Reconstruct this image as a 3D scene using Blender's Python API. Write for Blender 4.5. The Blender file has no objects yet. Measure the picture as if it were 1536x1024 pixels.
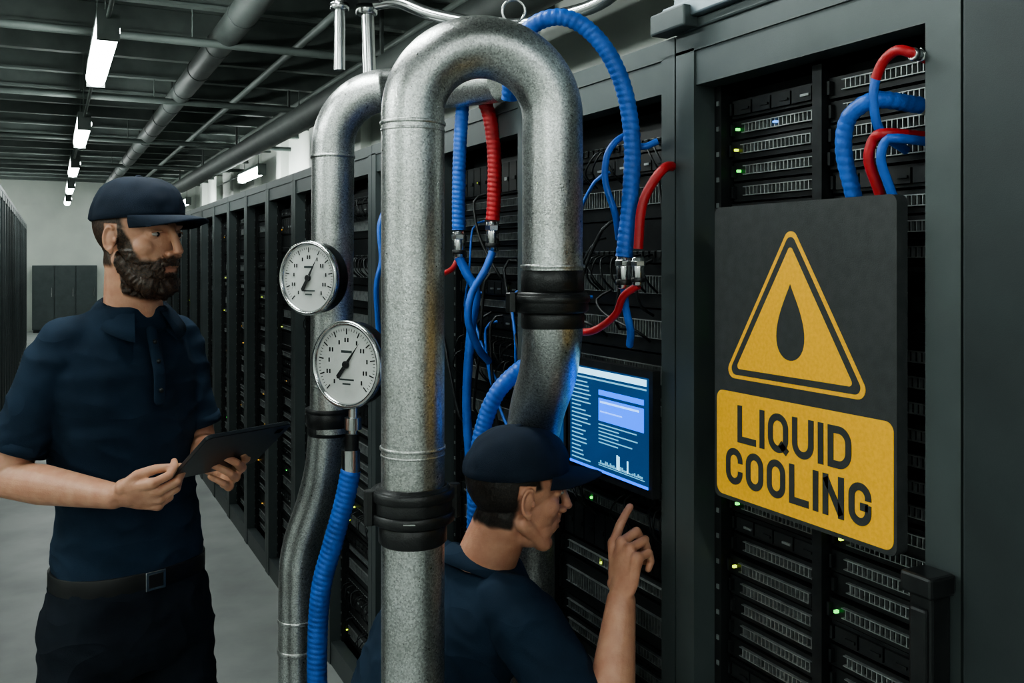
import bpy, math, random
from mathutils import Vector, Matrix, noise
random.seed(7)
V=Vector
H_CAM=1.62
YAW=math.radians(26.33)
cs,sn=math.cos(YAW),math.sin(YAW)
XR=1.005      # front plane of the right rack row
def S(x,d,z=0.0):
    """pipework grid (turned 26.33 deg to the aisle) -> room coordinates"""
    return V((x*cs+d*sn, -x*sn+d*cs, z))
scene=bpy.context.scene
coll=scene.collection
try: scene.view_settings.look='AgX - Medium High Contrast'
except Exception: pass

# ---------------------------------------------------------------- materials
def nodes(name):
    m=bpy.data.materials.new(name); m.use_nodes=True
    nt=m.node_tree; b=nt.nodes['Principled BSDF']
    return m,nt,b
def pmat(name,col,rough=.5,metal=0.,col2=None,nscale=20,bump=0.,bscale=100,rough2=None,emis=None,es=0.,spec=.5,dist=.002,fold=0.):
    m,nt,b=nodes(name)
    b.inputs['Base Color'].default_value=(*col,1); b.inputs['Roughness'].default_value=rough
    b.inputs['Metallic'].default_value=metal; b.inputs['Specular IOR Level'].default_value=spec
    tc=nt.nodes.new('ShaderNodeTexCoord')
    if col2 is None: col2=tuple(c*.8 for c in col)
    n=nt.nodes.new('ShaderNodeTexNoise'); n.inputs['Scale'].default_value=nscale; n.inputs['Detail'].default_value=5
    nt.links.new(tc.outputs['Object'],n.inputs['Vector'])
    r=nt.nodes.new('ShaderNodeValToRGB'); r.color_ramp.elements[0].position=.35; r.color_ramp.elements[1].position=.68
    r.color_ramp.elements[0].color=(*col,1); r.color_ramp.elements[1].color=(*col2,1)
    nt.links.new(n.outputs['Fac'],r.inputs['Fac']); nt.links.new(r.outputs['Color'],b.inputs['Base Color'])
    if rough2 is not None:
        mr=nt.nodes.new('ShaderNodeMapRange'); mr.inputs['To Min'].default_value=rough; mr.inputs['To Max'].default_value=rough2
        nt.links.new(n.outputs['Fac'],mr.inputs['Value']); nt.links.new(mr.outputs['Result'],b.inputs['Roughness'])
    if bump>0:
        n2=nt.nodes.new('ShaderNodeTexNoise'); n2.inputs['Scale'].default_value=bscale; n2.inputs['Detail'].default_value=4
        nt.links.new(tc.outputs['Object'],n2.inputs['Vector'])
        bp=nt.nodes.new('ShaderNodeBump'); bp.inputs['Strength'].default_value=bump; bp.inputs['Distance'].default_value=dist
        nt.links.new(n2.outputs['Fac'],bp.inputs['Height']); nt.links.new(bp.outputs['Normal'],b.inputs['Normal'])
        if fold:
            mp=nt.nodes.new('ShaderNodeMapping'); mp.inputs['Rotation'].default_value=(.5,.3,.2); mp.inputs['Scale'].default_value=(1,1,1.6)
            nt.links.new(tc.outputs['Object'],mp.inputs['Vector'])
            n3=nt.nodes.new('ShaderNodeTexNoise'); n3.inputs['Scale'].default_value=5; n3.inputs['Detail'].default_value=1; n3.inputs['Distortion'].default_value=.8
            nt.links.new(mp.outputs['Vector'],n3.inputs['Vector'])
            m1=nt.nodes.new('ShaderNodeMath'); m1.operation='SUBTRACT'; m1.inputs[1].default_value=.5; nt.links.new(n3.outputs['Fac'],m1.inputs[0])
            m2=nt.nodes.new('ShaderNodeMath'); m2.operation='ABSOLUTE'; nt.links.new(m1.outputs[0],m2.inputs[0])
            m3=nt.nodes.new('ShaderNodeMath'); m3.operation='POWER'; m3.inputs[1].default_value=.75; nt.links.new(m2.outputs[0],m3.inputs[0])
            b2=nt.nodes.new('ShaderNodeBump'); b2.inputs['Strength'].default_value=.7; b2.inputs['Distance'].default_value=fold; b2.invert=True
            nt.links.new(m3.outputs[0],b2.inputs['Height']); nt.links.new(bp.outputs['Normal'],b2.inputs['Normal']); nt.links.new(b2.outputs['Normal'],b.inputs['Normal'])
    if emis:
        b.inputs['Emission Color'].default_value=(*emis,1); b.inputs['Emission Strength'].default_value=es
    return m
def galv(name):
    m,nt,b=nodes(name)
    tc=nt.nodes.new('ShaderNodeTexCoord')
    vo=nt.nodes.new('ShaderNodeTexVoronoi'); vo.inputs['Scale'].default_value=380
    no=nt.nodes.new('ShaderNodeTexNoise'); no.inputs['Scale'].default_value=7; no.inputs['Detail'].default_value=6
    n3=nt.nodes.new('ShaderNodeTexNoise'); n3.inputs['Scale'].default_value=420; n3.inputs['Detail'].default_value=3
    n4=nt.nodes.new('ShaderNodeTexNoise'); n4.inputs['Scale'].default_value=150; n4.inputs['Detail'].default_value=3
    for q in (vo,no,n3,n4): nt.links.new(tc.outputs['Object'],q.inputs['Vector'])
    r=nt.nodes.new('ShaderNodeValToRGB'); e=r.color_ramp.elements
    e[0].position=.0; e[0].color=(.36,.37,.37,1); e[1].position=1; e[1].color=(.88,.90,.89,1)
    nt.links.new(vo.outputs['Color'],r.inputs['Fac'])
    r2=nt.nodes.new('ShaderNodeValToRGB'); r2.color_ramp.elements[0].position=.3; r2.color_ramp.elements[0].color=(.72,.72,.70,1)
    r2.color_ramp.elements[1].position=.62; r2.color_ramp.elements[1].color=(1,1,1,1)
    nt.links.new(no.outputs['Fac'],r2.inputs['Fac'])
    mx=nt.nodes.new('ShaderNodeMixRGB'); mx.blend_type='MULTIPLY'; mx.inputs['Fac'].default_value=1
    nt.links.new(r.outputs['Color'],mx.inputs['Color1']); nt.links.new(r2.outputs['Color'],mx.inputs['Color2'])
    nt.links.new(mx.outputs['Color'],b.inputs['Base Color'])
    b.inputs['Metallic'].default_value=.95
    mr=nt.nodes.new('ShaderNodeMapRange'); mr.inputs['To Min'].default_value=.20; mr.inputs['To Max'].default_value=.44
    nt.links.new(n4.outputs['Fac'],mr.inputs['Value']); nt.links.new(mr.outputs['Result'],b.inputs['Roughness'])
    b2=nt.nodes.new('ShaderNodeBump'); b2.inputs['Strength'].default_value=.3; b2.inputs['Distance'].default_value=.0015
    nt.links.new(n4.outputs['Fac'],b2.inputs['Height'])
    bp=nt.nodes.new('ShaderNodeBump'); bp.inputs['Strength'].default_value=.45; bp.inputs['Distance'].default_value=.0012
    nt.links.new(n3.outputs['Fac'],bp.inputs['Height']); nt.links.new(b2.outputs['Normal'],bp.inputs['Normal']); nt.links.new(bp.outputs['Normal'],b.inputs['Normal'])
    return m
def skinmat(name,skin,hair):
    m,nt,b=nodes(name)
    at=nt.nodes.new('ShaderNodeAttribute'); at.attribute_name='mask'
    tc=nt.nodes.new('ShaderNodeTexCoord')
    n=nt.nodes.new('ShaderNodeTexNoise'); n.inputs['Scale'].default_value=35; n.inputs['Detail'].default_value=5
    nt.links.new(tc.outputs['Object'],n.inputs['Vector'])
    r=nt.nodes.new('ShaderNodeValToRGB'); r.color_ramp.elements[0].color=(skin[0]*.86,skin[1]*.74,skin[2]*.72,1); r.color_ramp.elements[1].color=(*[min(1,c*1.08) for c in skin],1)
    r.color_ramp.elements[0].position=.3; r.color_ramp.elements[1].position=.7
    nt.links.new(n.outputs['Fac'],r.inputs['Fac'])
    n2=nt.nodes.new('ShaderNodeTexNoise'); n2.inputs['Scale'].default_value=300; n2.inputs['Detail'].default_value=3
    nt.links.new(tc.outputs['Object'],n2.inputs['Vector'])
    r2=nt.nodes.new('ShaderNodeValToRGB'); r2.color_ramp.elements[0].color=(*[c*.3 for c in hair],1); r2.color_ramp.elements[1].color=(*[c*1.8 for c in hair],1)
    r2.color_ramp.elements[0].position=.38; r2.color_ramp.elements[1].position=.66
    nt.links.new(n2.outputs['Fac'],r2.inputs['Fac'])
    sp=nt.nodes.new('ShaderNodeSeparateColor'); nt.links.new(at.outputs['Color'],sp.inputs['Color'])
    mx=nt.nodes.new('ShaderNodeMixRGB'); nt.links.new(sp.outputs['Red'],mx.inputs['Fac'])
    nt.links.new(r.outputs['Color'],mx.inputs['Color1']); nt.links.new(r2.outputs['Color'],mx.inputs['Color2'])
    lip=nt.nodes.new('ShaderNodeMixRGB'); lip.inputs['Color2'].default_value=(skin[0]*.78,skin[1]*.55,skin[2]*.55,1)
    nt.links.new(sp.outputs['Green'],lip.inputs['Fac']); nt.links.new(mx.outputs['Color'],lip.inputs['Color1'])
    nt.links.new(lip.outputs['Color'],b.inputs['Base Color'])
    b.inputs['Roughness'].default_value=.46
    b.inputs['Subsurface Weight'].default_value=.15; b.inputs['Subsurface Radius'].default_value=(.01,.004,.002); b.inputs['Subsurface Scale'].default_value=.5
    bp=nt.nodes.new('ShaderNodeBump'); bp.inputs['Strength'].default_value=.45; bp.inputs['Distance'].default_value=.0012
    nt.links.new(n2.outputs['Fac'],bp.inputs['Height']); nt.links.new(bp.outputs['Normal'],b.inputs['Normal'])
    return m

M_GALV=galv('galvanised_steel')
M_RACK=pmat('rack_grey_paint',(.072,.088,.090),.42,.3,(.060,.074,.076),9,.25,700,spec=.5,dist=.0006)
M_RACK2=pmat('rack_door_paint',(.036,.046,.048),.45,.3,(.030,.038,.040),9,.25,700,spec=.4,dist=.0006)
M_RACKD=pmat('rack_dark',(.010,.012,.013),.5,.2)
M_SERV=pmat('server_black',(.009,.010,.011),.38,.3,(.015,.017,.018),30)
M_SERV2=pmat('server_grey',(.028,.031,.033),.4,.5,(.016,.018,.02),40)
M_TRIM=pmat('server_trim_metal',(.42,.45,.45),.35,.7,(.25,.27,.27),60)
M_GRN=pmat('led_green',(0,.2,.02),emis=(.10,1,.12),es=2.4)
M_YEL=pmat('led_yellow',(.2,.2,.02),emis=(.70,.95,.05),es=2.2)
M_BLU=pmat('led_blue',(0,.05,.2),emis=(.1,.35,1),es=2.0)
M_AMB=pmat('led_amber',(.2,.1,.0),emis=(1,.55,.08),es=.9)
M_HB=pmat('hose_blue',(.026,.145,.60),.42,0,(.017,.105,.45),30,.3,300,spec=.5)
M_HR=pmat('hose_red',(.48,.018,.024),.42,0,(.34,.012,.016),30,.3,300)
M_CHR=pmat('chrome',(.70,.71,.71),.14,1,(.5,.51,.51),15,rough2=.28)
M_BLK=pmat('black_rubber',(.012,.013,.014),.36,0,(.02,.021,.022),40,.3,300)
M_BLKM=pmat('black_metal',(.016,.018,.019),.32,.4,(.028,.03,.031),30)
M_WHT=pmat('gauge_face_white',(.66,.68,.66),.45,0,(.56,.58,.56),12)
M_SIGN=pmat('sign_black',(.023,.027,.028),.55,0,(.034,.038,.039),60,.2,500)
M_YELP=pmat('sign_yellow',(.92,.48,.026),.55,0,(.82,.41,.018),180,.12,500)
M_FLOOR=pmat('concrete_floor',(.32,.34,.33),.40,0,(.24,.255,.25),3,.15,60,rough2=.55)
M_CEIL=pmat('ceiling_dark',(.10,.117,.112),.8,0,(.07,.082,.078),4)
M_BEAM=pmat('ceiling_steel',(.14,.165,.155),.55,.2,(.10,.12,.112),5)
M_DUCT=pmat('duct_metal',(.055,.066,.062),.6,.1,(.04,.048,.045),6)
M_WALL=pmat('wall_paint',(.74,.78,.73),.8,0,(.66,.70,.66),2)
M_LAMP=pmat('lamp_tube',(1,1,1),emis=(.93,1.0,.965),es=50)
M_SHIRT=pmat('navy_polo_cloth',(.011,.027,.052),.85,0,(.008,.020,.039),14,.5,900,spec=.25,fold=.014)
M_PANT=pmat('navy_trouser_cloth',(.008,.013,.021),.85,0,(.005,.008,.014),14,.5,900,spec=.25,fold=.02)
M_CAP=pmat('navy_cap_cloth',(.009,.018,.036),.8,0,(.006,.013,.027),20,.5,1000,spec=.3)
M_BELT=pmat('belt_leather',(.008,.008,.009),.45)
M_SHOE=pmat('boot_leather',(.01,.01,.011),.4)
M_SKIN=skinmat('skin_tan',(.54,.30,.20),(.040,.020,.011))
M_SKIN2=skinmat('skin_tan_b',(.54,.29,.195),(.014,.009,.007))
M_EYE=pmat('eye_white',(.45,.42,.38),.2)
M_IRIS=pmat('eye_iris',(.02,.014,.01),.1)
M_TAB=pmat('tablet_shell',(.014,.019,.024),.32,.3,(.018,.023,.029),30)
M_TABS=pmat('tablet_screen',(.004,.005,.007),.08)
M_SCR=pmat('screen_dark',(.004,.012,.03),.2,emis=(.008,.05,.15),es=1.1)
M_SCRB=pmat('screen_blue',(.0,.04,.2),.2,emis=(.006,.13,.98),es=2.4)
M_SCRC=pmat('screen_cyan',(.1,.2,.25),.2,emis=(.32,.72,.98),es=2.2)
M_SCRD=pmat('screen_dimtext',(.1,.2,.25),.2,emis=(.12,.36,.55),es=1.5)
M_STEELB=pmat('brushed_steel',(.36,.42,.46),.3,.85,(.24,.29,.32),8,rough2=.45)

# ---------------------------------------------------------------- mesh builder
class MB:
    def __init__(s): s.v=[];s.f=[];s.m=[];s.sm=[]
    def add(s,vs,fs,mat=0,smooth=True):
        o=len(s.v); s.v+= [tuple(v) for v in vs]
        for f in fs: s.f.append(tuple(i+o for i in f)); s.m.append(mat); s.sm.append(smooth)
    def box(s,a,b,mat=0,M=None):
        x0,y0,z0=a;x1,y1,z1=b
        vs=[V(p) for p in ((x0,y0,z0),(x1,y0,z0),(x1,y1,z0),(x0,y1,z0),(x0,y0,z1),(x1,y0,z1),(x1,y1,z1),(x0,y1,z1))]
        if M: vs=[M@v for v in vs]
        s.add(vs,[(0,3,2,1),(4,5,6,7),(0,1,5,4),(1,2,6,5),(2,3,7,6),(3,0,4,7)],mat,False)
    def loft(s,rings,mat=0,smooth=True,close=True):
        n=len(rings[0]); vs=[p for r in rings for p in r]; fs=[]
        for i in range(len(rings)-1):
            for j in range(n):
                k=(j+1)%n
                fs.append((i*n+j,i*n+k,(i+1)*n+k,(i+1)*n+j))
        s.add(vs,fs,mat,smooth)
        if close:
            s.add(rings[0],[tuple(range(n))[::-1]],mat,False)
            s.add(rings[-1],[tuple(range(n))],mat,False)
    def solid(s,rings,mat=0):
        """closed loft sharing vertices (for remesh)"""
        n=len(rings[0]); vs=[p for r in rings for p in r]; fs=[]
        for i in range(len(rings)-1):
            for j in range(n):
                k=(j+1)%n
                fs.append((i*n+j,i*n+k,(i+1)*n+k,(i+1)*n+j))
        L=len(rings)-1
        fs.append(tuple(range(n))[::-1]); fs.append(tuple(L*n+j for j in range(n)))
        s.add(vs,fs,mat,True)
    def ell(s,c,r,R=None,mat=0,nu=20,nv=12):
        c=V(c); vs=[];fs=[]
        for i in range(1,nv):
            ph=math.pi*i/nv
            for j in range(nu):
                th=2*math.pi*j/nu
                p=V((r[0]*math.sin(ph)*math.cos(th),r[1]*math.sin(ph)*math.sin(th),r[2]*math.cos(ph)))
                vs.append(c+(R@p if R else p))
        t=V((0,0,r[2])); 
        vs.append(c+(R@t if R else t)); vs.append(c-(R@t if R else t))
        T=len(vs)-2;B=T+1
        for i in range(nv-2):
            for j in range(nu):
                k=(j+1)%nu
                fs.append((i*nu+j,(i+1)*nu+j,(i+1)*nu+k,i*nu+k))
        for j in range(nu):
            k=(j+1)%nu
            fs.append((T,j,k)); fs.append((B,(nv-2)*nu+k,(nv-2)*nu+j))
        s.add(vs,fs,mat,True)
    def cap(s,p0,p1,r0,r1,mat=0,seg=16,fl=None):
        """tapered capsule; fl=(axisvec,factor) flattens"""
        p0=V(p0);p1=V(p1);d=(p1-p0);L=d.length;d=d/max(L,1e-9)
        u=d.orthogonal().normalized();w=d.cross(u)
        rings=[]
        for i in range(1,6):
            a=math.pi/2*i/5; rings.append((p0-d*r0*math.cos(a),r0*math.sin(a)))
        for i in range(0,5):
            a=math.pi/2*i/5; rings.append((p1+d*r1*math.sin(a),r1*math.cos(a)))
        R=[]
        for c,r in rings:
            ring=[]
            for j in range(seg):
                t=2*math.pi*j/seg; q=(u*math.cos(t)+w*math.sin(t))*r
                if fl: q=q-fl[0]*(q.dot(fl[0])*(1-fl[1]))
                ring.append(c+q)
            R.append(ring)
        s.solid(R,mat)
    def tube(s,pts,rad,mat=0,seg=16,close=True,rib=0,ribamp=0.,spiral=True,smooth=True):
        n=len(pts); tang=[]
        for i in range(n):
            a=pts[max(i-1,0)];b=pts[min(i+1,n-1)]; tang.append((b-a).normalized())
        u=tang[0].orthogonal().normalized(); rings=[]; dist=0
        for i in range(n):
            if i: 
                dist+=(pts[i]-pts[i-1]).length
                q=tang[i-1].rotation_difference(tang[i]); u=(q@u); u=(u-tang[i]*u.dot(tang[i])).normalized()
            w=tang[i].cross(u); r=rad[i] if isinstance(rad,(list,tuple)) else rad
            ring=[]
            for j in range(seg):
                t=2*math.pi*j/seg; rr=r
                if rib: rr=r*(1+ribamp*(abs(math.sin(math.pi*dist/rib+(t/2 if spiral else 0)))-.5))
                ring.append(pts[i]+(u*math.cos(t)+w*math.sin(t))*rr)
            rings.append(ring)
        s.loft(rings,mat,smooth,close)
    def disc(s,p,d,r,h,mat=0,seg=32,bev=.0):
        """cylinder centred p, axis d, height h, with bevelled rim"""
        p=V(p);d=V(d).normalized()
        b=bev or min(h,r)*.12
        pts=[p-d*h/2,p-d*h/2,p-d*(h/2-b),p+d*(h/2-b),p+d*h/2,p+d*h/2]
        u=d.orthogonal().normalized();w=d.cross(u);R=[]
        for q,rr in zip(pts[1:5],(r-b,r,r,r-b)):
            R.append([q+(u*math.cos(2*math.pi*j/seg)+w*math.sin(2*math.pi*j/seg))*rr for j in range(seg)])
        s.loft(R,mat,False if seg<10 else True)
    def obj(s,name,mats,bevel=0,link=True):
        me=bpy.data.meshes.new(name); me.from_pydata(s.v,[],s.f); me.update()
        for m in mats: me.materials.append(m)
        me.polygons.foreach_set('material_index',s.m); me.polygons.foreach_set('use_smooth',s.sm)
        ob=bpy.data.objects.new(name,me)
        if link: coll.objects.link(ob)
        if bevel:
            b=ob.modifiers.new('bevel','BEVEL'); b.width=bevel; b.segments=2; b.limit_method='ANGLE'; b.angle_limit=.8
        return ob
def fixnormals(me):
    import bmesh
    bm=bmesh.new(); bm.from_mesh(me); bmesh.ops.recalc_face_normals(bm,faces=bm.faces); bm.to_mesh(me); bm.free()
def remesh(mb,name,mat,voxel,smooth=4,post=None,maskf=None):
    tmp=mb.obj('tmp_'+name,[mat]); fixnormals(tmp.data)
    r=tmp.modifiers.new('r','REMESH'); r.mode='VOXEL'; r.voxel_size=voxel; r.use_smooth_shade=True
    if smooth:
        q=tmp.modifiers.new('s','SMOOTH'); q.factor=.5; q.iterations=smooth
    dg=bpy.context.evaluated_depsgraph_get(); dg.update()
    me=bpy.data.meshes.new_from_object(tmp.evaluated_get(dg))
    bpy.data.objects.remove(tmp)
    me.materials.clear(); me.materials.append(mat)
    if post:
        nr=[v.normal.copy() for v in me.vertices]
        for v,n_ in zip(me.vertices,nr): v.co=post(v.co.copy(),n_)
    if maskf:
        at=me.color_attributes.new('mask','FLOAT_COLOR','POINT'); buf=[]
        for v in me.vertices:
            a=maskf(v.co); buf+=[a[0],a[1],0,1]
        at.data.foreach_set('color',buf)
    me.polygons.foreach_set('use_smooth',[True]*len(me.polygons))
    me.update()
    ob=bpy.data.objects.new(name,me); coll.objects.link(ob); return ob
def group(name,base,kids):
    e=bpy.data.objects.new(name,None); e.empty_display_size=.1; e.location=base; coll.objects.link(e)
    for k in kids:
        k.parent=e; k.matrix_parent_inverse=Matrix.Translation(-V(base))
    return e
def crom(pts,step=.006):
    P=[pts[0]*2-pts[1]]+list(pts)+[pts[-1]*2-pts[-2]]; out=[]
    for i in range(1,len(P)-2):
        a,b,c,d=P[i-1:i+3]; n=max(2,int((c-b).length/step))
        for k in range(n):
            t=k/n
            out.append(.5*((2*b)+(c-a)*t+(2*a-5*b+4*c-d)*t*t+(3*b-a-3*c+d)*t**3))
    out.append(P[-2]); return out

# ---------------------------------------------------------------- room
def quadbox(name,a,b,mat):
    mb=MB(); mb.box(a,b,0); return mb.obj(name,[mat])
quadbox('floor',(-3,-3,-.1),(3.2,24,0),M_FLOOR)
quadbox('ceiling',(-3,-3,3.6),(3.2,24,3.7),M_CEIL)
quadbox('wall_left',(-3.1,-3,0),(-3,24,3.6),M_WALL)
quadbox('wall_back',(-3,-3.1,0),(3.2,-3,3.6),M_WALL)
mb=MB(); mb.box((3.2,-3,0),(3.3,24,3.6),0)
for y in range(-2,24,2): mb.box((3.08,y,0),(3.2,y+.3,3.6),0)
mb.obj('wall_right',[M_WALL])
mb=MB(); mb.box((-3,24,0),(3.2,24.1,3.6),0)
mb.obj('wall_front',[M_WALL])
mb=MB()
mb.box((-.36,23.3,.06),(.96,23.9,1.50),0); mb.box((-.34,23.32,0),(.94,23.88,.06),1)
for i in range(3):
    x=-.34+.435*i; mb.box((x,23.28,.09),(x+.415,23.3,1.47),0); mb.box((x+.36,23.26,.8),(x+.375,23.28,1.0),2)
mb.obj('storage_cabinet',[M_RACK,M_RACKD,M_CHR])

# ceiling structure
mb=MB()
y=1.0
while y<23.5:
    mb.box((-3,y,3.36),(3.2,y+.09,3.38),0); mb.box((-3,y,3.56),(3.2,y+.09,3.6),0); mb.box((-3,y+.035,3.38),(3.2,y+.055,3.56),0)
    y+=.95
mb.obj('ceiling_beam',[M_BEAM])
mb=MB()
for x in (-2.0,1.75,2.4):
    mb.tube([V((x,-2.9,3.3)),V((x,23.9,3.3))],.03,0,12)
for y in (4.1,6.9,9.6,13,16.5):
    mb.tube([V((-2.9,y,3.16)),V((3.0,y,3.16))],.03,0,12)
    for x in (-2,.9,2.3): mb.tube([V((x,y,3.16)),V((x,y,3.6))],.006,0,6)
mb.obj('ceiling_conduit',[M_BEAM])
mb=MB()
mb.tube([V((1.14,4.2,3.24)),V((1.14,23.8,3.24))],.095,0,32)
for i in range(20):
    yy=4.3+i; mb.disc((1.14,yy,3.24),(0,1,0),.101,.03,0)
    if i%2==0: mb.box((1.13,yy-.02,3.33),(1.15,yy+.02,3.6),0)
mb.tube([V((2.2,-2.9,3.0)),V((2.2,23.8,3.0))],.12,0,24)
for i in range(0,27,3): mb.box((2.19,-2.4+i,3.1),(2.21,-2.36+i,3.6),0)
mb.obj('ceiling_duct',[M_DUCT])

# ceiling lamps: open battens with one tube
mb=MB()
mb.tube([V((0,-.72,0)),V((0,.72,0))],.060,1,20)
mb.box((-.055,-.76,.060),(.055,.76,.095),0)
mb.box((-.055,-.76,-.06),(.055,-.72,.06),0);mb.box((-.055,.72,-.06),(.055,.76,.06),0)
for yy in (-.5,.5): mb.tube([V((0,yy,.09)),V((0,yy,.78))],.005,0,6)
mb.tube([V((0,.76,.06)),V((0,2.97,.06))],.012,0,8)
lampob=mb.obj('ceiling_lamp',[M_BEAM,M_LAMP]); lampme=lampob.data
pos=[(.27,6.01),(.27,9.74),(.28,13.47),(.30,17.2),(.32,20.9),(.27,2.28),(.27,-1.45),(-1.9,-1.45),(-1.9,2.28),(-1.9,6.01),(-1.9,20.9),(2.55,20.9),(2.55,13.47)]  # side-row entries off the aisle are lamps added to brighten sign and walls
for i,(x,y) in enumerate(pos):
    o=lampob if i==0 else bpy.data.objects.new('ceiling_lamp.%03d'%i,lampme)
    if i: coll.objects.link(o)
    o.location=(x,y,2.82)

# ---------------------------------------------------------------- racks
PITCH=.5875
def rack_mesh(seed,H=2.02,detail=2,depth=1.0,post=.04,solid=False,two=False):
    rd=random.Random(seed); mb=MB(); W=PITCH-.004
    mb.box((.02,0,0),(depth,.015,H-.01),0); mb.box((.02,W-.015,0),(depth,W,H-.01),0)
    mb.box((depth-.02,.015,.05),(depth,W-.015,H-.02),1)
    mb.box((0,0,H-.035),(depth,W,H),0)
    mb.box((0,0,0),(.05,post,H-.03),0); mb.box((0,W-post,0),(.05,W,H-.03),0)
    mb.box((.004,post,H-.095),(.05,W-post,H-.035),0); mb.box((.004,post,0),(.05,W-post,.09),0)
    mb.box((.02,.015,0),(depth,W-.015,.05),1)
    if solid:
        mb.box((.008,post,.09),(.03,W-post,H-.095),9)
        mb.box((-.004,.004,.02),(0,W-.004,H-.04),9)
        mb.box((-.03,.04,.95),(-.004,.06,1.2),1)
        return mb
    mb.box((.045,post,.09),(.09,post+.018,H-.095),1); mb.box((.045,W-post-.018,.09),(.09,W-post,H-.095),1)
    z=.1; y0=post+.02; y1=W-post-.02
    mb.box((.1,y0,.09),(.5,y1,H-.1),1)
    for k in range(44):
        zz=.1+.0445*k
        if zz>H-.14: break
        for yy in (post+.008,W-post-.010):
            mb.box((.043,yy-.003,zz+.01),(.046,yy+.003,zz+.018),4)
    colsx=[(y0,(y0+y1)/2-.012),((y0+y1)/2+.012,y1)] if two else [(y0,y1)]
    if two: mb.box((.05,(y0+y1)/2-.010,.09),(.11,(y0+y1)/2+.010,H-.1),3)
    for (a,b) in colsx:
        z=.1
        while z<H-.15:
            u=1 if two else rd.choice((1,1,1,2,2))
            h=(.036 if two else .0445)*u; dx=rd.uniform(0,.012); m=rd.choice((2,2,2,3))
            mb.box((.062+dx,a,z+.002),(.16,b,z+h-.002),m)
            xf=.062+dx
            kind=rd.choice((0,0,0,1,2)) if not two else rd.choice((0,0,0,0,1))
            if kind==0:   # perforated ladder strip
                za=z+h*.35; zb=z+h*.72
                mb.box((xf-.006,a+.012,za-.0014),(xf,b-.03,za),4); mb.box((xf-.006,a+.012,zb),(xf,b-.03,zb+.0014),4)
                n=int((b-a)/(.011 if detail>1 else .03))
                for i in range(n):
                    yy=a+.012+(b-a-.042)*i/n
                    mb.box((xf-.006,yy,za),(xf,yy+.0016,zb),4)
            elif kind==1: # drive bays
                n=int((b-a)/.045)
                for i in range(n):
                    yy=a+.01+(b-a-.02)*i/n; w=(b-a-.02)/n
                    mb.box((xf-.006,yy+.002,z+.007),(xf,yy+w-.002,z+h-.007),rd.choice((1,3)))
                    mb.box((xf-.009,yy+.005,z+h*.4),(xf-.006,yy+w*.5,z+h*.5),4 if rd.random()<.3 else 3)
            else:         # patch field with cables
                n=int((b-a)/.022)
                for i in range(n):
                    yy=a+.01+(b-a-.02)*i/n
                    mb.box((xf-.003,yy,z+.012),(xf,yy+.012,z+.024),1)
                    mb.box((xf-.0035,yy,z+.0245),(xf,yy+.012,z+.0255),4)
                    if detail>1 and rd.random()<.45:
                        y2=yy+rd.uniform(-.05,.05); y2=min(max(y2,a+.01),b-.01)
                        mb.tube(crom([V((xf,yy+.006,z+.018)),V((xf-.03,yy+.006,z+.01)),V((xf-.035,y2,z-.03)),V((xf-.004,y2,z-.06))],.012),.0022,rd.choice((1,3,3)),6,False)
            mb.box((xf-.008,a+.003,z+.008),(xf,a+.008,z+h-.008),3); mb.box((xf-.008,b-.008,z+.008),(xf,b-.003,z+h-.008),3)
            if rd.random()<(.40 if detail>1 else .22):
                yy=(b-.022) if two else a+rd.random()*(b-a-.02)
                mb.box((xf-.009,yy,z+h*.45),(xf-.002,yy+.0042,z+h*.45+.0042),rd.choice((5,5,5,6)) if detail>1 else rd.choice((5,8,8,6)))
            if detail<2:
                for q in range(3):
                    if rd.random()<.4:
                        yy=a+rd.random()*(b-a-.02)
                        mb.box((xf-.009,yy,z+h*.3),(xf-.002,yy+.005,z+h*.3+.005),rd.choice((8,3,3,4)))
            if rd.random()<.03:
                yy=a+rd.random()*(b-a-.03); mb.box((xf-.009,yy,z+h*.5),(xf-.002,yy+.008,z+h*.5+.003),7)
            z+=h
    return mb
RM=[M_RACK,M_RACKD,M_SERV,M_SERV2,M_TRIM,M_GRN,M_YEL,M_BLU,M_AMB,M_RACK2]
def rack_data(*a,**k):
    o=rack_mesh(*a,**k).obj('server_rack_mesh',RM,link=False); me=o.data; bpy.data.objects.remove(o); return me
D_near=rack_data(3,two=True,post=.052)
D_std=[rack_data(11),rack_data(12),rack_data(13)]
D_far=[rack_data(20+i,detail=1) for i in range(3)]
D_left=[rack_data(40+i,H=2.3,detail=1) for i in range(2)]
D_solid=rack_data(50,solid=True,post=.09)
cnt=0
def place(me,x,y,rot=0):
    global cnt
    o=bpy.data.objects.new('server_rack' if cnt==0 else 'server_rack.%03d'%cnt,me); cnt+=1
    coll.objects.link(o); o.location=(x,y,0); o.rotation_euler=(0,0,rot)
    return o
place(D_near,XR,.785)
for i in range(1,34):
    yy=.785+PITCH*i
    place(D_std[i%3] if i<6 else D_far[i%3],XR,yy)
for i in (1,2,3): place(D_solid,XR,.785-PITCH*i)
for i in range(0,29): place(D_left[i%2],-.40,3.6+PITCH*i,math.pi)

# door pull on the near cabinet
mb=MB()
mb.box((.968,.797,.30),(1.003,.831,1.215),0)
mb.box((.958,.790,1.205),(1.004,.837,1.232),0)
mb.box((.962,.801,.34),(.970,.827,1.19),0)
mb.obj('cabinet_handle',[M_BLKM],bevel=.004)
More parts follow.
